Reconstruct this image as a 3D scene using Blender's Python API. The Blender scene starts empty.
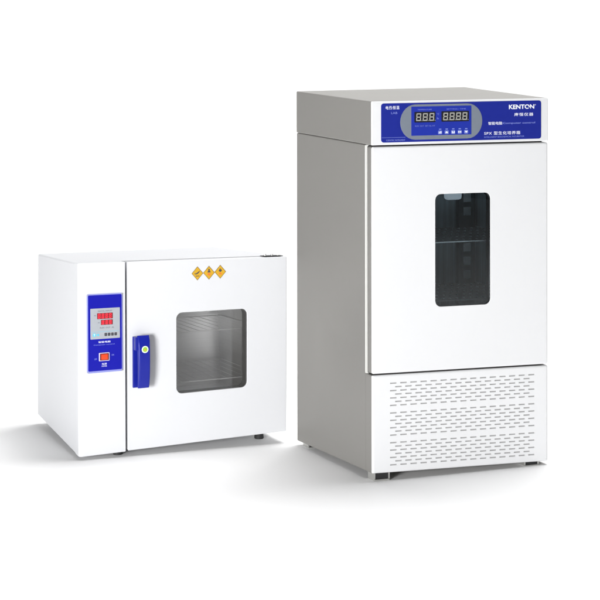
import bpy, bmesh, math
from mathutils import Vector

scene = bpy.context.scene
COL = scene.collection
PI = math.pi

# ------------------------------------------------------------------ materials
def principled(name, base, rough=0.4, metal=0.0, spec=0.5, emit=None, estr=0.0, coat=0.0):
    m = bpy.data.materials.new(name); m.use_nodes = True
    b = m.node_tree.nodes['Principled BSDF']
    b.inputs['Base Color'].default_value = (*base, 1)
    b.inputs['Roughness'].default_value = rough
    b.inputs['Metallic'].default_value = metal
    b.inputs['Specular IOR Level'].default_value = spec
    b.inputs['Coat Weight'].default_value = coat
    if emit:
        b.inputs['Emission Color'].default_value = (*emit, 1)
        b.inputs['Emission Strength'].default_value = estr
    return m

def textured(name, base, rough, metal=0.0, spec=0.5, scale=(40, 40, 40), var=0.03, rvar=0.06, bump=0.0, bscale=900):
    """principled surface with faint procedural unevenness of colour, gloss and relief"""
    m = principled(name, base, rough, metal, spec)
    nt = m.node_tree; N = nt.nodes; L = nt.links
    b = N['Principled BSDF']
    tc = N.new('ShaderNodeTexCoord')
    mp = N.new('ShaderNodeMapping'); mp.inputs['Scale'].default_value = scale
    L.new(tc.outputs['Object'], mp.inputs['Vector'])
    n = N.new('ShaderNodeTexNoise'); n.inputs['Scale'].default_value = 1.0; n.inputs['Detail'].default_value = 4
    L.new(mp.outputs['Vector'], n.inputs['Vector'])
    r = N.new('ShaderNodeMapRange'); r.inputs['To Min'].default_value = 1 - var; r.inputs['To Max'].default_value = 1 + var
    L.new(n.outputs['Fac'], r.inputs['Value'])
    mx = N.new('ShaderNodeVectorMath'); mx.operation = 'SCALE'
    mx.inputs[0].default_value = base
    L.new(r.outputs['Result'], mx.inputs['Scale'])
    L.new(mx.outputs['Vector'], b.inputs['Base Color'])
    r2 = N.new('ShaderNodeMapRange'); r2.inputs['To Min'].default_value = rough - rvar; r2.inputs['To Max'].default_value = rough + rvar
    L.new(n.outputs['Fac'], r2.inputs['Value']); L.new(r2.outputs['Result'], b.inputs['Roughness'])
    if bump:
        n2 = N.new('ShaderNodeTexNoise'); n2.inputs['Scale'].default_value = bscale
        L.new(tc.outputs['Object'], n2.inputs['Vector'])
        bp = N.new('ShaderNodeBump'); bp.inputs['Strength'].default_value = bump; bp.inputs['Distance'].default_value = 0.0003
        L.new(n2.outputs['Fac'], bp.inputs['Height']); L.new(bp.outputs['Normal'], b.inputs['Normal'])
    return m

def glass(name, tint, gloss=1.0, rough=0.0, ior=1.5):
    m = bpy.data.materials.new(name); m.use_nodes = True
    nt = m.node_tree; N = nt.nodes; L = nt.links
    N.clear()
    out = N.new('ShaderNodeOutputMaterial')
    t = N.new('ShaderNodeBsdfTransparent'); t.inputs['Color'].default_value = (*tint, 1)
    g = N.new('ShaderNodeBsdfGlossy'); g.inputs['Roughness'].default_value = rough
    g.inputs['Color'].default_value = (gloss, gloss, gloss, 1)
    f = N.new('ShaderNodeFresnel'); f.inputs['IOR'].default_value = ior
    mx = N.new('ShaderNodeMixShader')
    L.new(f.outputs['Fac'], mx.inputs['Fac']); L.new(t.outputs[0], mx.inputs[1]); L.new(g.outputs[0], mx.inputs[2])
    L.new(mx.outputs[0], out.inputs['Surface'])
    return m

M = {}
M['white'] = textured('white_enamel', (0.67, 0.675, 0.685), 0.40, spec=0.35, bump=0.06, var=0.008)
M['white_oven'] = textured('white_powder_coat', (0.605, 0.612, 0.63), 0.5, spec=0.15, bump=0.08, var=0.008)
M['metal'] = textured('grey_steel_sheet', (0.258, 0.251, 0.237), 0.5, metal=0.4, spec=0.2, scale=(3, 3, 60), var=0.03, rvar=0.05)
M['frame'] = textured('pale_frame_enamel', (0.70, 0.70, 0.67), 0.4)
M['gap'] = principled('black_gasket_rubber', (0.02, 0.02, 0.02), 0.8)
M['foot'] = textured('black_foot_rubber', (0.012, 0.012, 0.013), 0.7)
M['zinc'] = textured('zinc_plated_steel', (0.55, 0.55, 0.53), 0.35, metal=0.8, scale=(80, 80, 80), var=0.08)
M['blue'] = textured('blue_overlay_film', (0.011, 0.020, 0.225), 0.35, spec=0.25, scale=(60, 60, 60), var=0.05)
M['blue2'] = textured('blue_inner_film', (0.015, 0.030, 0.30), 0.3, spec=0.25, scale=(60, 60, 60), var=0.05)
M['ovenblue'] = textured('oven_blue_film', (0.005, 0.006, 0.29), 0.35, spec=0.2, scale=(60, 60, 60), var=0.05)
M['rim'] = textured('lilac_bezel_plastic', (0.22, 0.24, 0.55), 0.3, scale=(60, 60, 60))
M['handle'] = textured('blue_handle_plastic', (0.006, 0.012, 0.24), 0.33, spec=0.35, scale=(50, 50, 50), var=0.06)
M['ovalgrey'] = textured('grey_surround_film', (0.16, 0.185, 0.225), 0.4, scale=(60, 60, 60), var=0.05)
M['dispblack'] = principled('black_display_window', (0.012, 0.012, 0.018), 0.25)
M['segment'] = principled('pale_display_segment', (0.34, 0.34, 0.31), 0.5)
M['ink'] = principled('white_ink', (0.80, 0.82, 0.88), 0.5)
M['inkblue'] = principled('pale_blue_ink', (0.20, 0.25, 0.62), 0.5)
M['inkdark'] = principled('dark_ink', (0.05, 0.05, 0.06), 0.5)
M['button'] = principled('key_film', (0.16, 0.20, 0.52), 0.4)
M['lcdgrey'] = textured('silver_display_film', (0.33, 0.35, 0.38), 0.35, scale=(70, 70, 70), var=0.05)
M['redback'] = principled('dark_red_led_window', (0.16, 0.008, 0.014), 0.3)
M['redled'] = principled('lit_red_led', (0.5, 0.01, 0.02), 0.4, emit=(1.0, 0.03, 0.06), estr=0.75)
M['cyan'] = principled('cyan_ink', (0.10, 0.45, 0.60), 0.5)
M['switchframe'] = principled('pale_switch_bezel', (0.50, 0.46, 0.60), 0.35)
M['switchdark'] = principled('dark_red_switch_well', (0.12, 0.006, 0.004), 0.4)
M['rocker'] = principled('orange_rocker', (0.60, 0.04, 0.006), 0.3, emit=(1.0, 0.06, 0.005), estr=0.2)
M['yellow'] = textured('amber_sticker_vinyl', (0.56, 0.32, 0.012), 0.45, scale=(120, 120, 120), var=0.08)
M['stickeredge'] = principled('brown_sticker_edge', (0.20, 0.12, 0.03), 0.5)
M['flamered'] = principled('orange_ink', (0.75, 0.16, 0.02), 0.5)
M['green'] = principled('green_ink', (0.22, 0.50, 0.05), 0.5)
M['palegreen'] = principled('pale_green_vinyl', (0.70, 0.78, 0.62), 0.5)
M['steel'] = textured('brushed_steel_liner', (0.85, 0.85, 0.85), 0.32, metal=0.8, scale=(2, 2, 240), var=0.10, rvar=0.08)
M['wire'] = principled('chromed_wire', (0.85, 0.85, 0.85), 0.35, metal=0.3)
M['reveal'] = principled('dark_window_seal', (0.03, 0.03, 0.032), 0.5)
M['liner'] = textured('slate_steel_liner', (0.74, 0.82, 0.86), 0.45, metal=0.0, scale=(160, 160, 3), var=0.35, rvar=0.1)
M['shelf'] = textured('dark_shelf_steel', (0.15, 0.18, 0.20), 0.4)
M['dot'] = principled('bright_shelf_stud', (0.92, 0.95, 0.96), 0.4)
M['lamp'] = principled('frosted_lamp_cover', (0.80, 0.85, 0.88), 0.4, emit=(0.8, 0.9, 1.0), estr=0.25)
M['pane_oven'] = glass('clear_oven_glass', (0.995, 0.995, 0.995), ior=1.55)
M['pane_inc'] = glass('tinted_incubator_glass', (0.92, 0.975, 1.0), ior=1.45)
M['ventback'] = principled('slot_shade_grey', (0.33, 0.33, 0.33), 0.7)  # slots are closed wells; bottoms greyed for the shade inside open ones

# ------------------------------------------------------------------ the frame of each cabinet
class Frame:
    """cabinet coordinates: u along the front, v into the depth, w up from the cabinet's base.
    The sheet-metal bodies are not perfectly square: each corner has its own small offset."""
    def __init__(s, W, D, H, z0, d):
        s.W, s.D, s.H, s.z0, s.d = W, D, H, z0, d
    def __call__(s, u, v, w):
        foot = 1.0
        if w < 0:
            foot = 1 + w / s.z0; w = 0.0
        U, V, T = u / s.W, v / s.D, w / s.H
        x, y, z = u, v, w
        for n, (a, b, c) in s.d.items():
            k = (V if n[0] == 'B' else 1 - V) * (T if n[1] == 'T' else 1 - T) * (U if n[2] == 'R' else 1 - U)
            x += k * a; y += k * b; z += k * c
        return Vector((x, y, (s.z0 + z) * foot))

INC = Frame(0.62304, 0.57655, 1.15617, 0.01732, {
    'FTL': (0.0015, -0.0011, -0.0129), 'FTR': (-0.0019, 0.0009, -0.008), 'FBL': (0.0038, 0.0003, 0.0082),
    'FBR': (-0.0026, -0.0001, -0.0064), 'BTL': (-0.0038, 0.0018, 0.008), 'BBL': (-0.0026, 0.0004, -0.0028),
    'BTR': (0.0052, -0.0024, 0.0178), 'BBR': (-0.003, 0.0, -0.005)})
OVN = Frame(0.69978, 0.61914, 0.58954, 0.02606, {
    'FTL': (-0.0105, 0.0049, 0.017), 'FTR': (0.0107, -0.003, 0.0112), 'FBL': (-0.0089, -0.0011, -0.0154),
    'FBR': (0.0095, -0.0014, 0.0107), 'BTL': (0.0122, -0.0048, -0.0155), 'BBL': (0.0113, -0.0014, 0.007),
    'BTR': (-0.0242, 0.0066, -0.0189), 'BBR': (0.0, 0.0, 0.012)})

# ------------------------------------------------------------------ mesh builder
def rrect(u0, u1, w0, w1, r, seg=5):
    """rounded rectangle outline (counter-clockwise seen from the front)"""
    pts = []
    for cx, cy, a in ((u1 - r, w0 + r, -PI/2), (u1 - r, w1 - r, 0), (u0 + r, w1 - r, PI/2), (u0 + r, w0 + r, PI)):
        for i in range(seg + 1):
            t = a + (PI/2) * i / seg
            pts.append((cx + r * math.cos(t), cy + r * math.sin(t)))
    return pts

class MB:
    def __init__(s, frame):
        s.F = frame; s.v = []; s.f = []; s.m = []
    def add(s, pts, faces, mat=0):
        o = len(s.v); s.v += pts
        for i, f in enumerate(faces):
            s.f.append([o + k for k in f]); s.m.append(mat if isinstance(mat, int) else mat[i])
        return s
    def loft(s, rings, cap0=False, cap1=False, mats=0, closed=False):
        """rings: list of lists of (u, v, w), all the same length, bridged in order"""
        n = len(rings[0]); pts = [p for r in rings for p in r]; faces = []; mm = []
        R = len(rings)
        for k in range(R if closed else R - 1):
            a, b = k * n, ((k + 1) % R) * n
            for i in range(n):
                j = (i + 1) % n
                faces.append((a + i, a + j, b + j, b + i)); mm.append(mats if isinstance(mats, int) else mats[k])
        if cap0: faces.append(tuple(reversed(range(n)))); mm.append(mats if isinstance(mats, int) else mats[0])
        if cap1: faces.append(tuple((R - 1) * n + i for i in range(n))); mm.append(mats if isinstance(mats, int) else mats[-1])
        return s.add(pts, faces, mm)
    def slab(s, outline, v0, v1, bev=0.0, mat=0, seg=3, side=None, back=True):
        """an outline in the (u, w) plane given thickness from v1 (back) to v0 (front), front edge rounded by bev"""
        cx = sum(p[0] for p in outline) / len(outline); cy = sum(p[1] for p in outline) / len(outline)
        def inset(d):
            n = len(outline); out = []
            for i in range(n):
                p = Vector(outline[i - 1]); q = Vector(outline[i]); r = Vector(outline[(i + 1) % n])
                e1 = (q - p); e2 = (r - q)
                n1 = Vector((-e1.y, e1.x)).normalized() if e1.length > 1e-9 else Vector((0, 0))
                n2 = Vector((-e2.y, e2.x)).normalized() if e2.length > 1e-9 else Vector((0, 0))
                nn = (n1 + n2)
                nn = nn.normalized() / max(0.5, math.sqrt(max(0.0, (1 + n1.dot(n2)) / 2))) if nn.length > 1e-9 else n1
                out.append(q + nn * d)
            return out
        rings = [[(p[0], v1, p[1]) for p in outline]]
        mats = []
        rings.append([(p[0], v0 + bev, p[1]) for p in outline]); mats.append(mat if side is None else side)
        if bev:
            for k in range(1, seg + 1):
                t = PI/2 * k / seg
                o = inset(bev * (1 - math.cos(t)))
                rings.append([(p[0], v0 + bev * (1 - math.sin(t)), p[1]) for p in o]); mats.append(mat)
        s.loft(rings, cap0=False, cap1=False, mats=mats)
        n = len(outline)
        base = len(s.v) - n
        s.f.append([base + i for i in range(n)]); s.m.append(mat)
        if back:
            base = len(s.v) - n * len(rings)
            s.f.append([base + i for i in reversed(range(n))]); s.m.append(mat if side is None else side)
        return s
    def box(s, u0, u1, v0, v1, w0, w1, mat=0, bev=0.0, seg=2):
        bm = bmesh.new(); bmesh.ops.create_cube(bm, size=1)
        for v in bm.verts:
            v.co = Vector(((u0 + u1)/2 + v.co.x*(u1-u0), (v0+v1)/2 + v.co.y*(v1-v0), (w0+w1)/2 + v.co.z*(w1-w0)))
        if bev:
            bmesh.ops.bevel(bm, geom=bm.edges[:], offset=bev, segments=seg, affect='EDGES', profile=0.5)
        bm.verts.index_update()
        s.add([tuple(v.co) for v in bm.verts], [[v.index for v in f.verts] for f in bm.faces], mat)
        bm.free(); return s
    def tube(s, a, b, r, mat=0, n=8):
        a, b = Vector(a), Vector(b); d = (b - a).normalized()
        x = d.orthogonal().normalized(); y = d.cross(x)
        rings = [[tuple(p + r * (math.cos(2*PI*i/n) * x + math.sin(2*PI*i/n) * y)) for i in range(n)] for p in (a, b)]
        return s.loft(rings, True, True, mat)
    def flat(s, pts, v, mat=0, thick=0.0003):
        """a thin printed or stuck-on shape on the plane v"""
        n = len(pts)
        return s.loft([[(p[0], v + thick, p[1]) for p in pts], [(p[0], v, p[1]) for p in pts]], False, True, mat)
    def rect(s, u0, u1, w0, w1, v, mat=0, thick=0.0003):
        return s.flat([(u0, w0), (u1, w0), (u1, w1), (u0, w1)], v, mat, thick)
    def disc(s, u, w, r, v, mat=0, n=24, thick=0.0003, rw=None):
        rw = rw or r
        return s.flat([(u + r*math.cos(2*PI*i/n), w + rw*math.sin(2*PI*i/n)) for i in range(n)], v, mat, thick)
    def text(s, body, u0, u1, w0, w1, v, mat=0, bold=0.0, space=1.0):
        """printed writing fitted into the box u0..u1, w0..w1"""
        c = bpy.data.curves.new('writing', 'FONT'); c.body = body; c.offset = bold; c.space_character = space; c.resolution_u = 3
        o = bpy.data.objects.new('writing', c); COL.objects.link(o)
        dg = bpy.context.evaluated_depsgraph_get(); dg.update()
        me = bpy.data.meshes.new_from_object(o.evaluated_get(dg))
        vs = [x.co.copy() for x in me.vertices]; fs = [list(p.vertices) for p in me.polygons]
        bpy.data.objects.remove(o); bpy.data.curves.remove(c); bpy.data.meshes.remove(me)
        if not vs: return s
        xa = min(p.x for p in vs); xb = max(p.x for p in vs); ya = min(p.y for p in vs); yb = max(p.y for p in vs)
        pts = [(u0 + (p.x-xa)/(xb-xa)*(u1-u0), v, w0 + (p.y-ya)/(yb-ya)*(w1-w0)) for p in vs]
        return s.add(pts, fs, mat)
    def seven(s, u0, u1, w0, w1, v, on='abcdefg', mat=0, t=None, slant=0.06):
        """one seven-segment digit"""
        W, H = u1 - u0, w1 - w0; t = t or W * 0.2; g = t * 0.12; h = H / 2
        S = lambda x, y: (u0 + x + slant * (y - h), w0 + y)
        seg = {'a': [(g, H), (W-g, H), (W-t, H-t), (t, H-t)], 'd': [(t, t), (W-t, t), (W-g, 0), (g, 0)],
               'g': [(t*.6, h), (t, h+t/2), (W-t, h+t/2), (W-t*.6, h), (W-t, h-t/2), (t, h-t/2)],
               'f': [(0, h+g), (0, H-g), (t, H-t-g), (t, h+t/2+g)], 'e': [(0, g), (0, h-g), (t, h-t/2-g), (t, t+g)],
               'b': [(W, H-g), (W, h+g), (W-t, h+t/2+g), (W-t, H-t-g)], 'c': [(W, h-g), (W, g), (W-t, t+g), (W-t, h-t/2-g)]}
        for k in on: s.add([(S(*p)[0], v, S(*p)[1]) for p in seg[k]], [list(range(len(seg[k])))], mat)
        return s
    def build(s, name, mats, parent, smooth=35, label=None, recalc=True):
        me = bpy.data.meshes.new(name)
        me.from_pydata([s.F(*p) for p in s.v], [], s.f)
        for m in (mats if isinstance(mats, (list, tuple)) else [mats]): me.materials.append(m)
        for p, k in zip(me.polygons, s.m): p.material_index = k
        bm = bmesh.new(); bm.from_mesh(me)
        bmesh.ops.remove_doubles(bm, verts=bm.verts, dist=1e-6)
        if recalc and any(len(e.link_faces) > 1 for e in bm.edges):
            bmesh.ops.recalc_face_normals(bm, faces=bm.faces)
        bm.to_mesh(me); bm.free()
        me.shade_smooth(); me.set_sharp_from_angle(angle=math.radians(smooth)); me.update()
        o = bpy.data.objects.new(name, me); COL.objects.link(o); o.parent = parent
        wn = o.modifiers.new('weighted_normals', 'WEIGHTED_NORMAL'); wn.keep_sharp = True; wn.weight = 90
        if label: o['label'] = label
        return o

def thing(name, label, cat, loc, yaw):
    o = bpy.data.objects.new(name, None); COL.objects.link(o)
    o.empty_display_size = 0.1
    o.location = loc; o.rotation_euler = (0, 0, yaw)
    o['label'] = label; o['category'] = cat
    return o

def ringed(outline, v):
    return [(p[0], v, p[1]) for p in outline]

def framed_door(mb, outer, inner, v0, v1, bev_o, bev_i, m_front, m_side, m_hole, seg=4):
    """a slab with a window opening: outer and inner are functions of an inset distance"""
    rings = [ringed(inner(0), v1), ringed(outer(0), v1), ringed(outer(0), v0 + bev_o)]
    mats = [m_side, m_side]
    for k in range(1, seg + 1):
        t = PI/2 * k / seg
        rings.append(ringed(outer(bev_o * (1 - math.cos(t))), v0 + bev_o * (1 - math.sin(t)))); mats.append(m_front)
    for k in range(0, 3):
        t = PI/2 * k / 2
        rings.append(ringed(inner(-bev_i * (1 - math.sin(t))), v0 + bev_i * (1 - math.cos(t)))); mats.append(m_front)
    mats.append(m_hole)
    mb.loft(rings, closed=True, mats=mats)

# ================================================================== INCUBATOR
inc = thing('laboratory_incubator', 'tall grey steel sided incubator with blue digital header panel, dark window and slotted vent below',
            'incubator', (0.2144, 5.47768, 0), 0.40146)
F = INC; W, D, H = F.W, F.D, F.H
CH = (0.040, 0.592, 0.375, 0.975)                     # chamber opening u0 u1 w0 w1

mb = MB(F)                                            # body shell, open where the chamber goes in
ou = rrect(0, W, 0.0, 1.0185, 0.004); inn = rrect(*CH, 0.012)
mb.loft([ringed(rrect(0.003, W-0.003, 0.003, 1.0155, 0.004), D), ringed(ou, D-0.003), ringed(ou, 0.048), ringed(inn, 0.048)], cap0=True)
mb.build('cabinet', M['metal'], inc)

mb = MB(F)                                            # pale flange round the door opening
mb.loft([ringed(rrect(-0.0012, W+0.0012, 0.3055, 1.0182, 0.004), 0.0476), ringed(rrect(-0.0012, W+0.0012, 0.3055, 1.0182, 0.004), 0.0425),
         ringed(rrect(0.02, W-0.02, 0.33, 1.0, 0.01), 0.0425), ringed(rrect(0.02, W-0.02, 0.33, 1.0, 0.01), 0.0476)], closed=True)
mb.build('front_frame', M['frame'], inc)

mb = MB(F)                                            # folded steel top cover with overhanging header
tc = rrect(-0.001, W+0.001, 1.0194, H, 0.004)
mb.loft([ringed(rrect(0.003, W-0.003, 1.0235, H-0.004, 0.004), D+0.001), ringed(tc, D-0.003), ringed(tc, 0.0062)], cap0=True, cap1=True)
mb.build('top_cover', M['metal'], inc)

mb = MB(F)                                            # white header fascia
mb.slab(rrect(-0.0005, W+0.0005, 1.0195, H-0.0005, 0.003), 0.0, 0.006, bev=0.003)
mb.build('header_fascia', M['white'], inc)

# --- control panel
mb = MB(F); mb.slab(rrect(0.0305, 0.5972, 1.0275, 1.1494, 0.009), -0.0012, 0.0002, bev=0.0006)
panel = mb.build('control_panel', M['blue'], inc)
v = -0.0012
def oval(u0, u1, w0, w1, bulge, n=14):
    pts = []; c = (w0 + w1) / 2; h = (w1 - w0) / 2
    for i in range(n + 1):
        t = -PI/2 + PI * i / n; pts.append((u1 - bulge + bulge * math.cos(t), c + h * math.sin(t)))
    for i in range(n + 1):
        t = PI/2 + PI * i / n; pts.append((u0 + bulge + bulge * math.cos(t), c + h * math.sin(t)))
    return pts
mb = MB(F); mb.slab(oval(0.0955, 0.3830, 1.0342, 1.1443, 0.052), v - 0.0008, v, bev=0.0004)
mb.build('display_surround', M['ovalgrey'], panel)
mb = MB(F); mb.slab(rrect(0.1333, 0.3437, 1.0468, 1.1378, 0.002), v - 0.0014, v - 0.0008, bev=0.0003)
mb.build('display_field', M['blue2'], panel)
vd = v - 0.0014
mb = MB(F); mb.slab(rrect(0.1438, 0.2168, 1.0880, 1.1208, 0.002), vd - 0.0006, vd, mat=0)
x = 0.1500
for k in range(3):
    mb.seven(x, x + 0.0165, 1.0925, 1.1165, vd - 0.0009, 'abcdefg', 1); mb.disc(x + 0.0195, 1.0935, 0.0012, vd - 0.0009, 1, 8, 0); x += 0.0228
mb.build('digital_display', [M['dispblack'], M['segment']], panel)
mb = MB(F); mb.slab(rrect(0.2378, 0.3348, 1.0885, 1.1212, 0.002), vd - 0.0006, vd, mat=0)
x = 0.2440
for k in range(4):
    mb.seven(x, x + 0.0165, 1.0930, 1.1168, vd - 0.0009, 'abcdefg', 1); mb.disc(x + 0.0195, 1.0940, 0.0012, vd - 0.0009, 1, 8, 0); x += 0.0226
mb.build('digital_display', [M['dispblack'], M['segment']], panel)
for i in range(5):                                     # five membrane keys, each with a small printed mark
    u = 0.2330 + i * 0.0230
    mb = MB(F); mb.slab(rrect(u - 0.0068, u + 0.0068, 1.0500, 1.0610, 0.002), vd - 0.0006, vd, mat=0)
    q = vd - 0.0009
    if i == 0: mb.flat([(u-.004, 1.0525), (u-.0015, 1.0525), (u-.0015, 1.0580), (u-.004, 1.0560)], q, 1); mb.rect(u+.001, u+.004, 1.0525, 1.0585, q, 1)
    elif i == 1: mb.flat([(u-.005, 1.0530), (u, 1.0590), (u+.005, 1.0530)], q, 1)
    elif i == 2: mb.rect(u-.0045, u-.002, 1.0520, 1.0590, q, 1); mb.rect(u+.002, u+.0045, 1.0520, 1.0590, q, 1); mb.rect(u-.002, u+.002, 1.0520, 1.0540, q, 1)
    elif i == 3: mb.rect(u-.005, u-.001, 1.0535, 1.0575, q, 1); mb.rect(u+.001, u+.005, 1.0535, 1.0575, q, 1)
    else: mb.flat([(u-.005, 1.0580), (u, 1.0520), (u+.005, 1.0580)], q, 1)
    mb.rect(u - 0.004, u + 0.004, 1.0640, 1.0668, q, 2)
    mb.build('membrane_key', [M['button'], M['ink'], M['inkblue']], panel)

vt = v - 0.0003
mb = MB(F)
mb.text('KENTON', 0.4791, 0.5715, 1.1232, 1.1375, vt, 0, bold=0.028)
mb.flat([(0.5455, 1.1300), (0.5478, 1.1318), (0.5580, 1.1240), (0.5555, 1.1222)], vt - 0.0003, 1, 0.0001)
mb.text('®', 0.5730, 0.5775, 1.1335, 1.1378, vt, 0)
mb.build('lettering', [M['ink'], M['blue']], panel)
mb = MB(F); mb.text('康恒仪器', 0.4984, 0.5680, 1.1008, 1.1112, vt, 0, bold=0.008, space=1.25); mb.build('lettering', M['ink'], panel)
mb = MB(F)
mb.text('智能电脑', 0.4045, 0.4545, 1.0747, 1.0848, vt, 0, bold=0.006)
mb.text('Computer control', 0.4565, 0.5745, 1.0752, 1.0822, vt, 1, bold=0.01)
mb.build('lettering', [M['ink'], M['inkblue']], panel)
mb = MB(F)
mb.text('SPX 型生化培养箱', 0.3901, 0.5200, 1.0432, 1.0543, vt, 0, bold=0.004, space=1.15)
mb.text('INTELLIGENT BIOCHEMICAL INCUBATOR', 0.3901, 0.5345, 1.0345, 1.0390, vt, 1)
mb.build('lettering', [M['ink'], M['inkblue']], panel)
mb = MB(F)
mb.text('电热恒温', 0.0459, 0.0925, 1.1303, 1.1412, vt, 0, bold=0.008, space=1.25)
mb.text('LAB', 0.0646, 0.0855, 1.1160, 1.1225, vt, 1)
mb.build('lettering', [M['ink'], M['inkblue']], panel)
mb = MB(F)
mb.rect(0.0320, 0.1130, 1.0424, 1.0432, vt, 0, 0)
mb.text('SCIENTIFIC INSTRUMENT', 0.0474, 0.1126, 1.0318, 1.0366, vt, 0)
mb.build('lettering', M['inkblue'], panel)
q = vd - 0.0004                                         # small captions round the readouts
for body, u0, u1, w0, w1, m in (('TEMPERATURE', 0.155, 0.204, 1.1262, 1.1296, 'inkblue'), ('SETTING / TIME', 0.256, 0.324, 1.1262, 1.1296, 'inkblue'),
                                ('RUN  OUT', 0.1465, 0.176, 1.0745, 1.0790, 'button'), ('SET AL HT', 0.181, 0.2155, 1.0745, 1.0790, 'button'),
                                ('°C', 0.2215, 0.2300, 1.1100, 1.1160, 'inkblue'), ('h', 0.2225, 0.2285, 1.0965, 1.1025, 'inkblue')):
    mb = MB(F); mb.text(body, u0, u1, w0, w1, q, 0); mb.build('lettering', M[m], panel)

# --- door with window
mb = MB(F)
DR = (0.0, W, 0.3090, 1.0150); WN = (0.2182, 0.4132, 0.5090, 0.8615)
O = lambda d: rrect(DR[0]+d, DR[1]-d, DR[2]+d, DR[3]-d, max(0.006, 0.007 - d), 5)
I = lambda d: rrect(WN[0]+d, WN[1]-d, WN[2]+d, WN[3]-d, 0.019 - d, 5)
framed_door(mb, O, I, 0.0, 0.0300, 0.006, 0.002, 0, 1, 2)
door = mb.build('door', [M['white'], M['metal'], M['reveal']], inc)
mb = MB(F); mb.slab(rrect(WN[0]+.0002, WN[1]-.0002, WN[2]+.0002, WN[3]-.0002, 0.0188), 0.0035, 0.0075); mb.build('window_pane', M['pane_inc'], door)
mb = MB(F)                                             # black seal behind the door
mb.loft([ringed(rrect(0.004, W-0.004, 0.306, 1.0175, 0.006), 0.0302), ringed(rrect(0.004, W-0.004, 0.306, 1.0175, 0.006), 0.0404),
         ringed(rrect(CH[0]-.004, CH[1]+.004, CH[2]-.004, CH[3]+.004, 0.012), 0.0404), ringed(rrect(CH[0]-.004, CH[1]+.004, CH[2]-.004, CH[3]+.004, 0.012), 0.0302)], closed=True)
mb.build('door_seal', M['gap'], door)

# --- chamber behind the window
mb = MB(F)
mb.loft([ringed(inn, 0.0480), ringed(inn, 0.430)], cap1=True)
chamber = mb.build('chamber', M['liner'], inc)
def stud_shelf(w):
    mb = MB(F)
    mb.box(CH[0]+.004, CH[1]-.004, 0.082, 0.424, w - 0.002, w, 0)
    mb.box(CH[0]+.004, CH[1]-.004, 0.078, 0.0815, w - 0.002, w + 0.001, 2)
    mb.box(CH[1]-.010, CH[1]-.006, 0.084, 0.420, w + 0.0002, w + 0.003, 2)
    for r in range(5):
        for k in range(22):
            u = CH[0] + 0.02 + k * 0.0245 + (0.012 if r % 2 else 0); vv = 0.115 + r * 0.066
            mb.loft([[(u + .0042*math.cos(a*PI/3), vv + .0075*math.sin(a*PI/3), w) for a in range(6)],
                     [(u + .0036*math.cos(a*PI/3), vv + .0060*math.sin(a*PI/3), w + .0026) for a in range(6)]], cap1=True, mats=1)
    mb.build('shelf', [M['shelf'], M['dot'], M['dot']], chamber)
stud_shelf(0.700); stud_shelf(0.514)
mb = MB(F)                                             # slotted shelf posts on the right-hand wall
for vv in (0.19, 0.285):
    mb.box(CH[1]-.0120, CH[1]-.0005, vv, vv + 0.004, 0.40, 0.955)
mb.build('shelf_post', M['dot'], chamber)
mb = MB(F)                                             # circulation duct on the back wall
mb.box(0.515, 0.578, 0.405, 0.4295, 0.43, 0.96, 0, bev=0.003)
for w in (0.53, 0.575, 0.62, 0.74, 0.785, 0.83):
    mb.box(0.532, 0.560, 0.4025, 0.4048, w, w + 0.028, 1, bev=0.001)
mb.build('air_duct', [M['shelf'], M['dot']], chamber)
mb = MB(F)
mb.box(0.432, 0.490, 0.33, 0.36, 0.802, 0.870, 0, bev=0.010, seg=3)
mb.box(0.445, 0.477, 0.36, 0.4290, 0.82, 0.90, 1)
mb.build('lamp_cover', [M['lamp'], M['shelf']], chamber)
mb = MB(F); mb.tube((CH[1]-.004, 0.25, 0.60), (CH[1]-.001, 0.25, 0.60), 0.028, 0, 20); mb.build('vent_port', M['shelf'], chamber)

# --- slotted vent panel below the door
mb = MB(F)
VP = (0.0, W, 0.0, 0.3050); bev = 0.006
P = lambda d: rrect(VP[0]+d, VP[1]-d, VP[2]+d, VP[3]-d, 0.004, 3)
rings = [ringed(P(0), 0.0472), ringed(P(0), bev)]; mm = [1]
for k in range(1, 4):
    t = PI/2 * k / 4; rings.append(ringed(P(bev*(1-math.cos(t))), bev*(1-math.sin(t)))); mm.append(0)
e0, e1, f0, f1 = VP[0]+bev, VP[1]-bev, VP[2]+bev, VP[3]-bev
rings.append(ringed(rrect(e0, e1, f0, f1, 0.0005, 3), 0.0)); mm.append(0)
mb.loft(rings, mats=mm)
hh = 0.0021; L = 0.0240; pitch = 0.03500
rows = [t - 0.0115 * i for t in (0.2782, 0.1856, 0.0930) for i in range(7)]
def strip(lower, upper):                                # a band of sheet between two rows of slots, meeting their corners
    pts = [(u, 0, w) for u, w in lower] + [(u, 0, w) for u, w in reversed(upper)]
    mb.add(pts, [tuple(range(len(pts)))], 0)
above = [(e0, f1), (e1, f1)]
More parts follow.
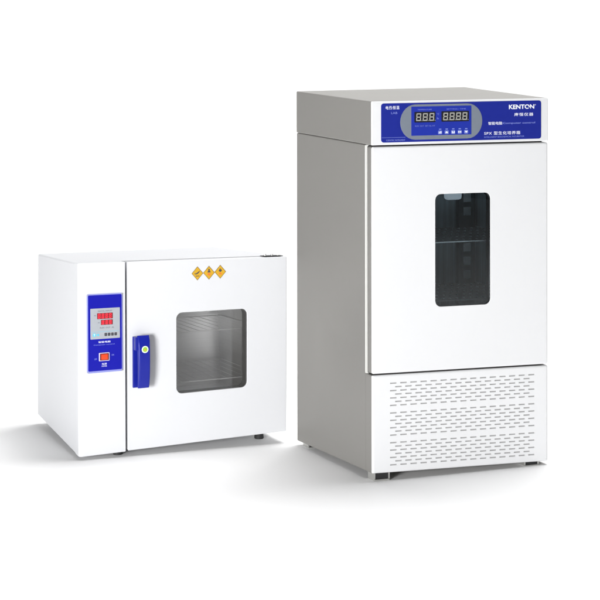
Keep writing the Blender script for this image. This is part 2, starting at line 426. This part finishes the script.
for n, wc in enumerate(rows):
    odd = (n % 7) % 2
    s0 = 0.0601 + (pitch/2 if odd else 0); cnt = 14 if odd else 15
    r = 0.0012; us = [e0]
    for k in range(cnt):
        a = s0 + k * pitch; us += [a, a + r, a + L - r, a + L]
    us.append(e1)
    strip([(u, wc + hh) for u in us], above)
    above = [(u, wc - hh) for u in us]
    x = e0
    for k in range(cnt):
        a = s0 + k * pitch; b = a + L
        mb.add([(x, 0, wc-hh), (a, 0, wc-hh), (a, 0, wc), (a, 0, wc+hh), (x, 0, wc+hh)] + ([(x, 0, wc)] if k else []), [tuple(range(6 if k else 5))], 0)
        hexa = [(a, wc), (a+r, wc-hh), (b-r, wc-hh), (b, wc), (b-r, wc+hh), (a+r, wc+hh)]
        for c, p, q in (((a, wc-hh), 1, 0), ((b, wc-hh), 3, 2), ((b, wc+hh), 4, 3), ((a, wc+hh), 0, 5)):
            mb.add([(c[0], 0, c[1]), (hexa[p][0], 0, hexa[p][1]), (hexa[q][0], 0, hexa[q][1])], [(0, 1, 2)], 0)
        mb.loft([[(p[0], 0, p[1]) for p in hexa], [(p[0], 0.0022, p[1]) for p in hexa]], mats=0)
        mb.add([(p[0], 0.0022, p[1]) for p in hexa], [tuple(range(6))], 2)
        x = b
    mb.add([(x, 0, wc-hh), (e1, 0, wc-hh), (e1, 0, wc+hh), (x, 0, wc+hh), (x, 0, wc)], [tuple(range(5))], 0)
strip([(e0, f0), (e1, f0)], above)
vent = mb.build('vent_panel', [M['white'], M['metal'], M['ventback']], inc, recalc=False)

# --- feet: black blocks in zinc brackets
def inc_foot(u, vv):
    mb = MB(F); z = -F.z0
    mb.box(u-.022, u+.022, vv-.020, vv+.020, z + .004, -.0008, 0)
    mb.box(u-.026, u+.026, vv-.024, vv+.024, z, z + .0038, 1, bev=.001)
    mb.box(u-.0265, u-.0225, vv-.022, vv+.022, z + .0039, -.0006, 1)
    mb.box(u+.0225, u+.0265, vv-.022, vv+.022, z + .0039, -.0006, 1)
    return mb.build('foot', [M['foot'], M['zinc']], inc)
for u, vv in ((0.036, 0.030), (0.567, 0.030), (0.040, 0.535), (0.567, 0.535)): inc_foot(u, vv)

# ================================================================== OVEN
ovn = thing('drying_oven', 'low white benchtop drying oven with blue control panel, blue door handle and square window',
            'oven', (-0.70469, 5.7754, 0), 0.39262)
F = OVN; W, D, H = F.W, F.D, F.H
CO = (0.205, 0.655, 0.085, 0.515)

mb = MB(F)                                             # shell, left side runs on into the control column
def body(d=0.0, r=0.006): return rrect(0 + d, W - d, 0 + d, H - d, r)
inn = rrect(*CO, 0.012)
mb.loft([ringed(body(0.004), D), ringed(body(), D-0.004), ringed(body(), 0.050), ringed(inn, 0.050)], cap0=True)
mb.build('cabinet', M['white_oven'], ovn)

mb = MB(F)                                             # control column: rounded front-left edge in plan
plan = [(0.1524, 0.0495), (0.0, 0.0495)] + [(0.012 - 0.012*math.cos(a), 0.012 - 0.012*math.sin(a)) for a in [PI/2*i/6 for i in range(7)]] + [(0.1512, 0.0), (0.1524, 0.0012)]
def plan_at(w, d):
    cx, cy = 0.076, 0.025
    return [(cx + (p[0]-cx)*(1-d/0.076), cy + (p[1]-cy)*(1-d/0.025), w) for p in plan]
mb.loft([plan_at(0.0, 0.0015), plan_at(0.0015, 0), plan_at(H-0.0015, 0), plan_at(H, 0.0015)], True, True)
mb.build('control_column', M['white_oven'], ovn)

# --- control panel
mb = MB(F); mb.slab(rrect(0.0265, 0.1430, 0.2522, 0.4942, 0.005), -0.0040, 0.0002, bev=0.002, mat=0)
mb.slab(rrect(0.0304, 0.1392, 0.2585, 0.4906, 0.003), -0.0046, -0.0041, mat=1)
for u, w in ((0.0295, 0.2552), (0.1400, 0.2552), (0.0295, 0.4912), (0.1400, 0.4912)): mb.disc(u, w, 0.0020, -0.0050, 2, 12)
opanel = mb.build('control_panel', [M['rim'], M['ovenblue'], M['zinc']], ovn)
v = -0.0046
mb = MB(F); mb.slab(rrect(0.0376, 0.1330, 0.3560, 0.4500, 0.0015), v - 0.0014, v, bev=0.0005)
q = v - 0.0017
mb.rect(0.0590, 0.1098, 0.4172, 0.4352, q, 1); mb.rect(0.0712, 0.1098, 0.3988, 0.4142, q, 1)
for k in range(4): mb.seven(0.0618 + k*0.0119, 0.0700 + k*0.0119, 0.4190, 0.4334, q - 0.0004, 'abcdefg', 2, 0.0026)
for k in range(3): mb.seven(0.0738 + k*0.0119, 0.0820 + k*0.0119, 0.4005, 0.4125, q - 0.0004, 'abcdefg', 2, 0.0026)
mb.text('DIGITAL DISPLAY', 0.062, 0.108, 0.4395, 0.4435, q, 3)
mb.text('PV', 0.050, 0.0565, 0.4260, 0.4300, q, 3); mb.text('SV', 0.0615, 0.068, 0.404, 0.408, q, 3)
mb.text('RUN  OUT  AL', 0.068, 0.114, 0.3880, 0.3920, q, 3)
mb.rect(0.0400, 0.1306, 0.3778, 0.3786, q, 4)
mb.disc(0.0500, 0.3690, 0.0060, q, 4, 20); mb.text('T', 0.0475, 0.0525, 0.3655, 0.3725, q - 0.0004, 5, bold=0.03)
mb.rect(0.0585, 0.0655, 0.3652, 0.3722, q, 4)
mb.build('digital_display', [M['lcdgrey'], M['redback'], M['redled'], M['inkdark'], M['cyan'], M['ink']], opanel)
for k in range(4):
    u = 0.0868 + k*0.0107
    mb = MB(F); mb.slab(rrect(u - .0042, u + .0042, 0.3640, 0.3735, 0.002), v - 0.0024, v - 0.0014, bev=0.0005); mb.build('push_button', M['inkdark'], opanel)
mb = MB(F); mb.text('智能电脑', 0.0631, 0.1022, 0.3436, 0.3492, v - 0.0003, 0, bold=0.006); mb.text('Computer control', 0.0480, 0.1155, 0.3358, 0.3398, v - 0.0003, 1)
mb.build('lettering', [M['ink'], M['inkblue']], opanel)
for body, u0, u1, w0, w1, m in (('电源', 0.0745, 0.0900, 0.2758, 0.2818, 'ink'), ('POWER', 0.0738, 0.0905, 0.2700, 0.2738, 'ink'),
                                ('OFF', 0.0500, 0.0580, 0.2925, 0.2975, 'inkblue'), ('ON', 0.1060, 0.1135, 0.3020, 0.3070, 'inkblue')):
    mb = MB(F); mb.text(body, u0, u1, w0, w1, v - 0.0003, 0); mb.build('lettering', M[m], opanel)
mb = MB(F)
mb.slab(rrect(0.0644, 0.0988, 0.2880, 0.3136, 0.002), v - 0.003, v, bev=0.001, mat=0)
mb.slab(rrect(0.0675, 0.0962, 0.2902, 0.3112, 0.001), v - 0.0034, v - 0.003, mat=1)
mb.box(0.0712, 0.0925, v - 0.0062, v - 0.0034, 0.2925, 0.3090, 2, bev=0.0015)
mb.build('power_switch', [M['switchframe'], M['switchdark'], M['rocker']], opanel)

# --- door with window
mb = MB(F)
DR = (0.1596, W, 0.0015, H - 0.0015); WN = (0.3219, 0.5612, 0.1634, 0.4210)
O = lambda d: rrect(DR[0]+d, DR[1]-d, DR[2]+d, DR[3]-d, max(0.003, 0.004 - d), 5)
I = lambda d: rrect(WN[0]+d, WN[1]-d, WN[2]+d, WN[3]-d, 0.0185 - d, 5)
framed_door(mb, O, I, 0.0, 0.0440, 0.003, 0.0025, 0, 0, 1)
odoor = mb.build('door', [M['white_oven'], M['reveal']], ovn)
mb = MB(F); mb.slab(rrect(WN[0]+.0002, WN[1]-.0002, WN[2]+.0002, WN[3]-.0002, 0.0183), 0.0030, 0.0070); mb.build('window_pane', M['pane_oven'], odoor)
mb = MB(F)
mb.loft([ringed(rrect(0.1545, W-0.004, 0.005, H-0.006, 0.006), 0.0442), ringed(rrect(0.1545, W-0.004, 0.005, H-0.006, 0.006), 0.0496),
         ringed(rrect(CO[0]-.003, CO[1]+.003, CO[2]-.003, CO[3]+.003, 0.012), 0.0496), ringed(rrect(CO[0]-.003, CO[1]+.003, CO[2]-.003, CO[3]+.003, 0.012), 0.0442)], closed=True)
mb.build('door_seal', M['gap'], odoor)

# three amber warning diamonds, stuck side by side on the door
for i, (u, w) in enumerate(((0.3919, 0.5440), (0.4309, 0.5446), (0.4692, 0.5462))):
    a, b = 0.0197, 0.0226
    mb = MB(F)
    dia = lambda k: [(u, w - b*k), (u + a*k, w), (u, w + b*k), (u - a*k, w)]
    mb.flat(dia(1.0), -0.0004, 1, 0.0006); mb.flat(dia(0.88), -0.0007, 0)
    q = -0.0010
    if i == 0:
        mb.flat([(u-.011, w+.000), (u-.004, w+.0005), (u+.001, w+.004), (u+.008, w+.0085), (u+.007, w+.0045), (u+.002, w-.0005), (u-.003, w-.003), (u-.007, w-.003)], q, 2)
        mb.rect(u-.006, u+.006, w-.0095, w-.0075, q, 2)
    elif i == 1:
        mb.disc(u, w+.0095, 0.0030, q, 2, 12); mb.flat([(u-.0055, w+.001), (u+.0055, w+.001), (u+.0035, w+.0065), (u-.0035, w+.0065)], q, 2)
        mb.flat([(u-.006, w-.004), (u, w-.011), (u+.006, w-.004), (u+.003, w-.001), (u-.003, w-.001)], q, 3)
    else:
        mb.flat([(u-.0055, w+.003), (u, w-.001), (u+.0055, w+.003), (u+.0035, w+.009), (u+.001, w+.006), (u, w+.013), (u-.003, w+.008)], q, 2)
        mb.rect(u-.0045, u+.0045, w-.0085, w-.0035, q, 3)
    mb.build('warning_sticker', [M['yellow'], M['stickeredge'], M['inkdark'], M['flamered']], odoor,
             label=('amber diamond sticker with slanting black mark', 'amber diamond sticker with black figure over orange', 'amber diamond sticker with black flame')[i])
mb = MB(F)                                             # top hinge
mb.box(0.622, 0.688, 0.004, 0.040, H + 0.0002, H + 0.0022, 1, bev=0.0006)
for u in (0.631, 0.655):
    mb.tube((u, 0.018, H + 0.0022), (u, 0.018, H + 0.0080), 0.0035, 0, 12)
mb.tube((0.676, 0.018, H + 0.0022), (0.676, 0.018, H + 0.0034), 0.005, 0, 12)
mb.build('hinge', [M['zinc'], M['foot']], odoor)

# --- blue lever handle
mb = MB(F)
mb.box(0.1745, 0.2180, -0.0075, -0.0002, 0.1965, 0.3560, 0, bev=0.002)                 # base plate on the door
mb.box(0.1765, 0.2170, -0.0320, -0.0076, 0.3150, 0.3570, 0, bev=0.002)                 # head block
rings = []                                              # the grip, curved in side view and slightly tapered
for k in range(11):
    t = k / 10; w = 0.3612 - t * 0.1622
    bow = 0.006 * math.sin(PI * t) ; wd = 0.0195 - 0.0012 * t; cu = 0.2015 + 0.0003 * t
    vf = -0.0420 - bow + (0.006 * (max(0, t - 0.8)/0.2)**2) + (0.008 * (max(0, 0.12 - t)/0.12)**2); vb = -0.0280 - bow * 0.6
    r = 0.004
    ring = []
    for (cx, cv, a0) in ((cu + wd - r, vb - r*.5, 0), (cu - wd + r, vb - r*.5, PI/2), (cu - wd + r, vf + r, PI), (cu + wd - r, vf + r, 1.5*PI)):
        for j in range(4):
            a = a0 + PI/2 * j / 3
            ring.append((cx + r*math.cos(a), cv + r*math.sin(a), w))
    rings.append(ring)
mb.loft(rings, True, True)
handle = mb.build('door_handle', M['handle'], ovn)
mb = MB(F)
hu, hw = 0.2030, 0.3195
def hv(w): 
    t = (0.3612 - w) / 0.1622
    return -0.0420 - 0.006*math.sin(PI*t) - 0.0006
mb.disc(hu, hw, 0.0108, hv(hw) - 0.0008, 0, 28, 0.001); mb.disc(hu, hw, 0.0076, hv(hw) - 0.0012, 1, 24)
mb.flat([(hu - .0045, hw - .0035), (hu + .0045, hw - .0035), (hu, hw + .0045)], hv(hw) - 0.0016, 2)
mb.build('round_sticker', [M['palegreen'], M['green'], M['yellow']], handle)

# --- chamber behind the window
mb = MB(F); mb.loft([ringed(inn, 0.050), ringed(inn, 0.500)], cap1=True)
ochamber = mb.build('chamber', M['steel'], ovn)
def rack(w):
    mb = MB(F); a, b = CO[0] + .004, CO[1] - .004
    mb.tube((a, 0.09, w), (b, 0.09, w), .0016); mb.tube((a, 0.47, w), (b, 0.47, w), .0016)
    for u in (a, b): mb.tube((u, 0.09, w), (u, 0.47, w), .0016)
    n = 14
    for k in range(1, n): u = a + (b-a)*k/n; mb.tube((u, 0.09, w + .0016), (u, 0.47, w + .0016), .0006, 0, 6)
    mb.build('wire_shelf', M['wire'], ochamber)
rack(0.345); rack(0.181)

# --- feet
for u, vv in ((0.138, 0.045), (0.640, 0.095), (0.06, 0.57), (0.632, 0.57)):
    mb = MB(F); z = -F.z0
    n = 20
    prof = ((z, .014), (z + .003, .016), (-.010, .014), (-.009, .008), (-.0006, .008))
    mb.loft([[(u + r*math.cos(2*PI*i/n), vv + r*math.sin(2*PI*i/n), w) for i in range(n)] for w, r in prof], True, True)
    mb.build('foot', M['foot'], ovn)

# ================================================================== FLOOR AND BACKDROP
# one seamless white paper sweep: floor, a wide curve, and the wall behind
prof = [(-6.0, 0.0), (2.0, 0.0), (6.0, 0.0), (10.0, 0.0)]
for i in range(1, 25):
    t = PI/2 * i / 24; prof.append((10.0 + 2.0*math.sin(t), 2.0 - 2.0*math.cos(t)))
prof.append((12.0, 7.0))
me = bpy.data.meshes.new('floor')
pts = []; fcs = []
for y, z in prof: pts += [(-9.0, y, z), (9.0, y, z)]
for i in range(len(prof) - 1): fcs.append((2*i, 2*i+1, 2*i+3, 2*i+2))
me.from_pydata(pts, [], fcs); me.shade_smooth()
fl = bpy.data.objects.new('floor', me); COL.objects.link(fl)
me.materials.append(textured('white_studio_paper', (0.97, 0.97, 0.97), 0.7, spec=0.2, scale=(6, 6, 6), var=0.004, rvar=0.03))
fl['kind'] = 'structure'

# ================================================================== LIGHT
w = bpy.data.worlds.new('World'); scene.world = w; w.use_nodes = True
bg = w.node_tree.nodes['Background']; bg.inputs['Color'].default_value = (1, 1, 1, 1); bg.inputs['Strength'].default_value = 0.06

def softbox(name, loc, target, size, power, col=(1, 1, 1), sizey=None, spread=180):
    l = bpy.data.lights.new(name, 'AREA'); l.shape = 'RECTANGLE'; l.size = size; l.size_y = sizey or size; l.energy = power; l.color = col
    l.spread = math.radians(spread)
    o = bpy.data.objects.new(name, l); COL.objects.link(o); o.location = loc
    o.rotation_euler = (Vector(target) - Vector(loc)).to_track_quat('-Z', 'Y').to_euler()
    return o
softbox('overhead_softbox', (1.1, 7.0, 6.0), (-0.1, 5.6, 0), 3.2, 415)
softbox('front_softbox', (-2.5, 0.0, 0.75), (-0.1, 5.8, 0.5), 1.5, 540)
softbox('added_backdrop_fill', (0.0, 8.2, 6.5), (0.0, 12.0, 2.0), 10.0, 135, sizey=1.0)  # added lamp out of view, there only to brighten the back wall

# ================================================================== CAMERA
cam = bpy.data.cameras.new('camera'); co = bpy.data.objects.new('camera', cam); COL.objects.link(co)
co.location = (0, 0, 1.3); co.rotation_euler = (PI/2, 0, 0)
cam.sensor_width = 36; cam.lens = 36 * 1798.273 / 600
cam.shift_x = -(301.0195 - 300) / 600
cam.shift_y = -(300 - 55.7217) / 600
cam.clip_start = 0.05; cam.clip_end = 2000
scene.camera = co
scene.render.resolution_x = 1024; scene.render.resolution_y = 1024
scene.view_settings.view_transform = 'Standard'; scene.view_settings.look = 'None'
scene.view_settings.exposure = 0; scene.view_settings.gamma = 1
scene.cycles.max_bounces = 10; scene.cycles.transparent_max_bounces = 12; scene.cycles.use_denoising = True
